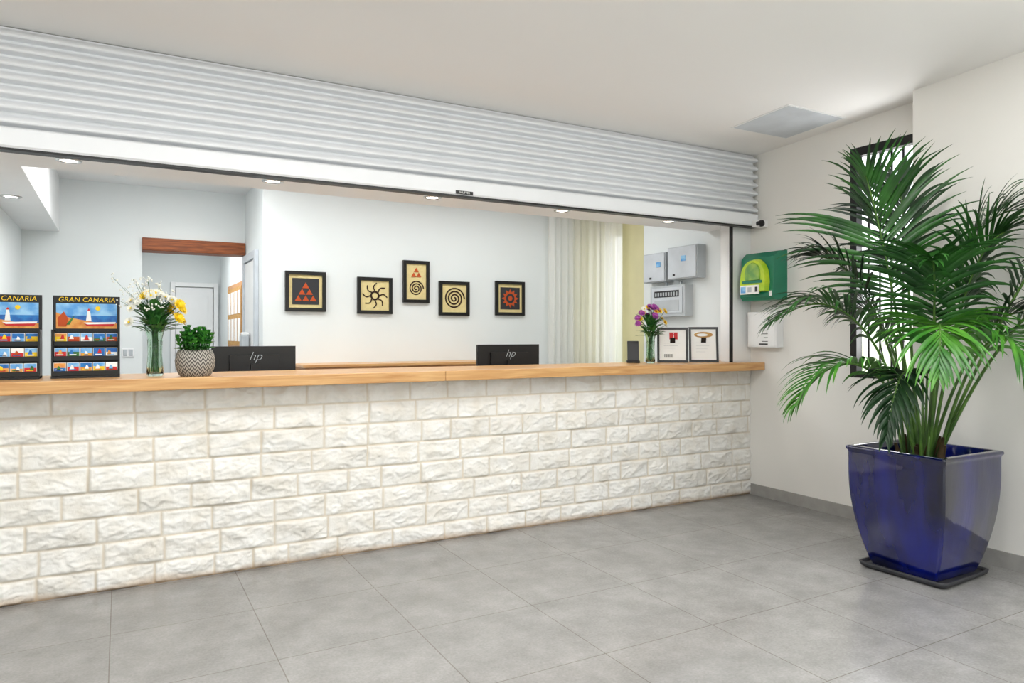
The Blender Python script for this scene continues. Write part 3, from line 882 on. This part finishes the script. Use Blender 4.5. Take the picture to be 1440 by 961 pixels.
# ------------------------------------------------------------------ LIGHTS
def area(name, loc, sx, sy, power, col=(1,1,1), rot=(0,0,0)):
    l = bpy.data.lights.new(name, 'AREA'); l.shape = 'RECTANGLE'; l.size = sx; l.size_y = sy; l.energy = power; l.color = col
    o = bpy.data.objects.new(name, l); o.location = loc; o.rotation_euler = rot; S.collection.objects.link(o)
area('overhead_fill_lamp', (.6,2.3,2.87), 1.8,.5, 42, (1,.995,.985))  # unseen overhead area lamps, added so top light rakes the stone front
area('overhead_fill_lamp', (2.6,1.5,2.9), 1.4,.5, 44, (1,.995,.985))
area('overhead_fill_lamp', (-1.4,2.5,2.87), 1.2,.5, 22, (1,.995,.985))
area('fill_uplight', (1.2,-.9,2.1), 2.4,.5, 70, (1,.995,.985), (math.pi,0,0))  # unseen up-facing area lamps behind the camera, added to brighten the ceiling
area('fill_uplight', (3.2,-.3,2.2), 1.2,.5, 45, (1,.995,.985), (math.pi,0,0))
area('reception_ceiling_lamp', (2.6,5.5,2.70), 3.0,.5, 27, (.98,.99,1))
area('reception_ceiling_lamp', (.25,5.9,2.70), 1.2,.8, 26, (.98,.99,1))
area('fill_uplight', (.5,5.3,2.45), 1.2,.3, 9, (.98,.99,1), (math.pi,0,0))  # up-facing fill hidden above the soffit line, added to brighten the reception ceiling
area('corridor_ceiling_lamp', (.65,9.3,2.58), .6,1.6, 28, (.99,.99,1))
area('window_daylight_lamp', (5.15,3.15,1.6), .9,1.6, 45, (1,1,1), (0, math.radians(100), 0))  # area lamp added outside the window to boost daylight onto the ceiling

w = bpy.data.worlds.new('world'); S.world = w; w.use_nodes = True
nt = w.node_tree; N = nt.nodes; L = nt.links; bg = N['Background']
tc = N.new('ShaderNodeTexCoord'); sx = N.new('ShaderNodeSeparateXYZ'); L.new(tc.outputs['Generated'], sx.inputs[0])
cr = N.new('ShaderNodeValToRGB'); mr = N.new('ShaderNodeMapRange')
mr.inputs[1].default_value = -1; mr.inputs[2].default_value = 1
L.new(sx.outputs[2], mr.inputs[0]); L.new(mr.outputs[0], cr.inputs[0])
e = cr.color_ramp.elements
e[0].position = 0; e[0].color = (.95,.94,.92,1)
e[1].position = 1; e[1].color = (.75,.88,1,1)
x = e.new(.44); x.color = (.85,.86,.82,1)
x = e.new(.49); x.color = (.55,.64,.45,1)
x = e.new(.53); x.color = (.95,.98,1,1)
L.new(cr.outputs[0], bg.inputs[0]); bg.inputs[1].default_value = 2.35

# ------------------------------------------------------------------ CAMERA
cd = bpy.data.cameras.new('camera'); cd.sensor_width = 36; cd.lens = 36*995/1440; cd.shift_y = -8.5/1440
cam = bpy.data.objects.new('camera', cd); cam.location = (0,0,1.32)
cam.rotation_euler = (math.pi/2, 0, -math.radians(28.95)); S.collection.objects.link(cam)
cd.clip_start = .05
S.camera = cam
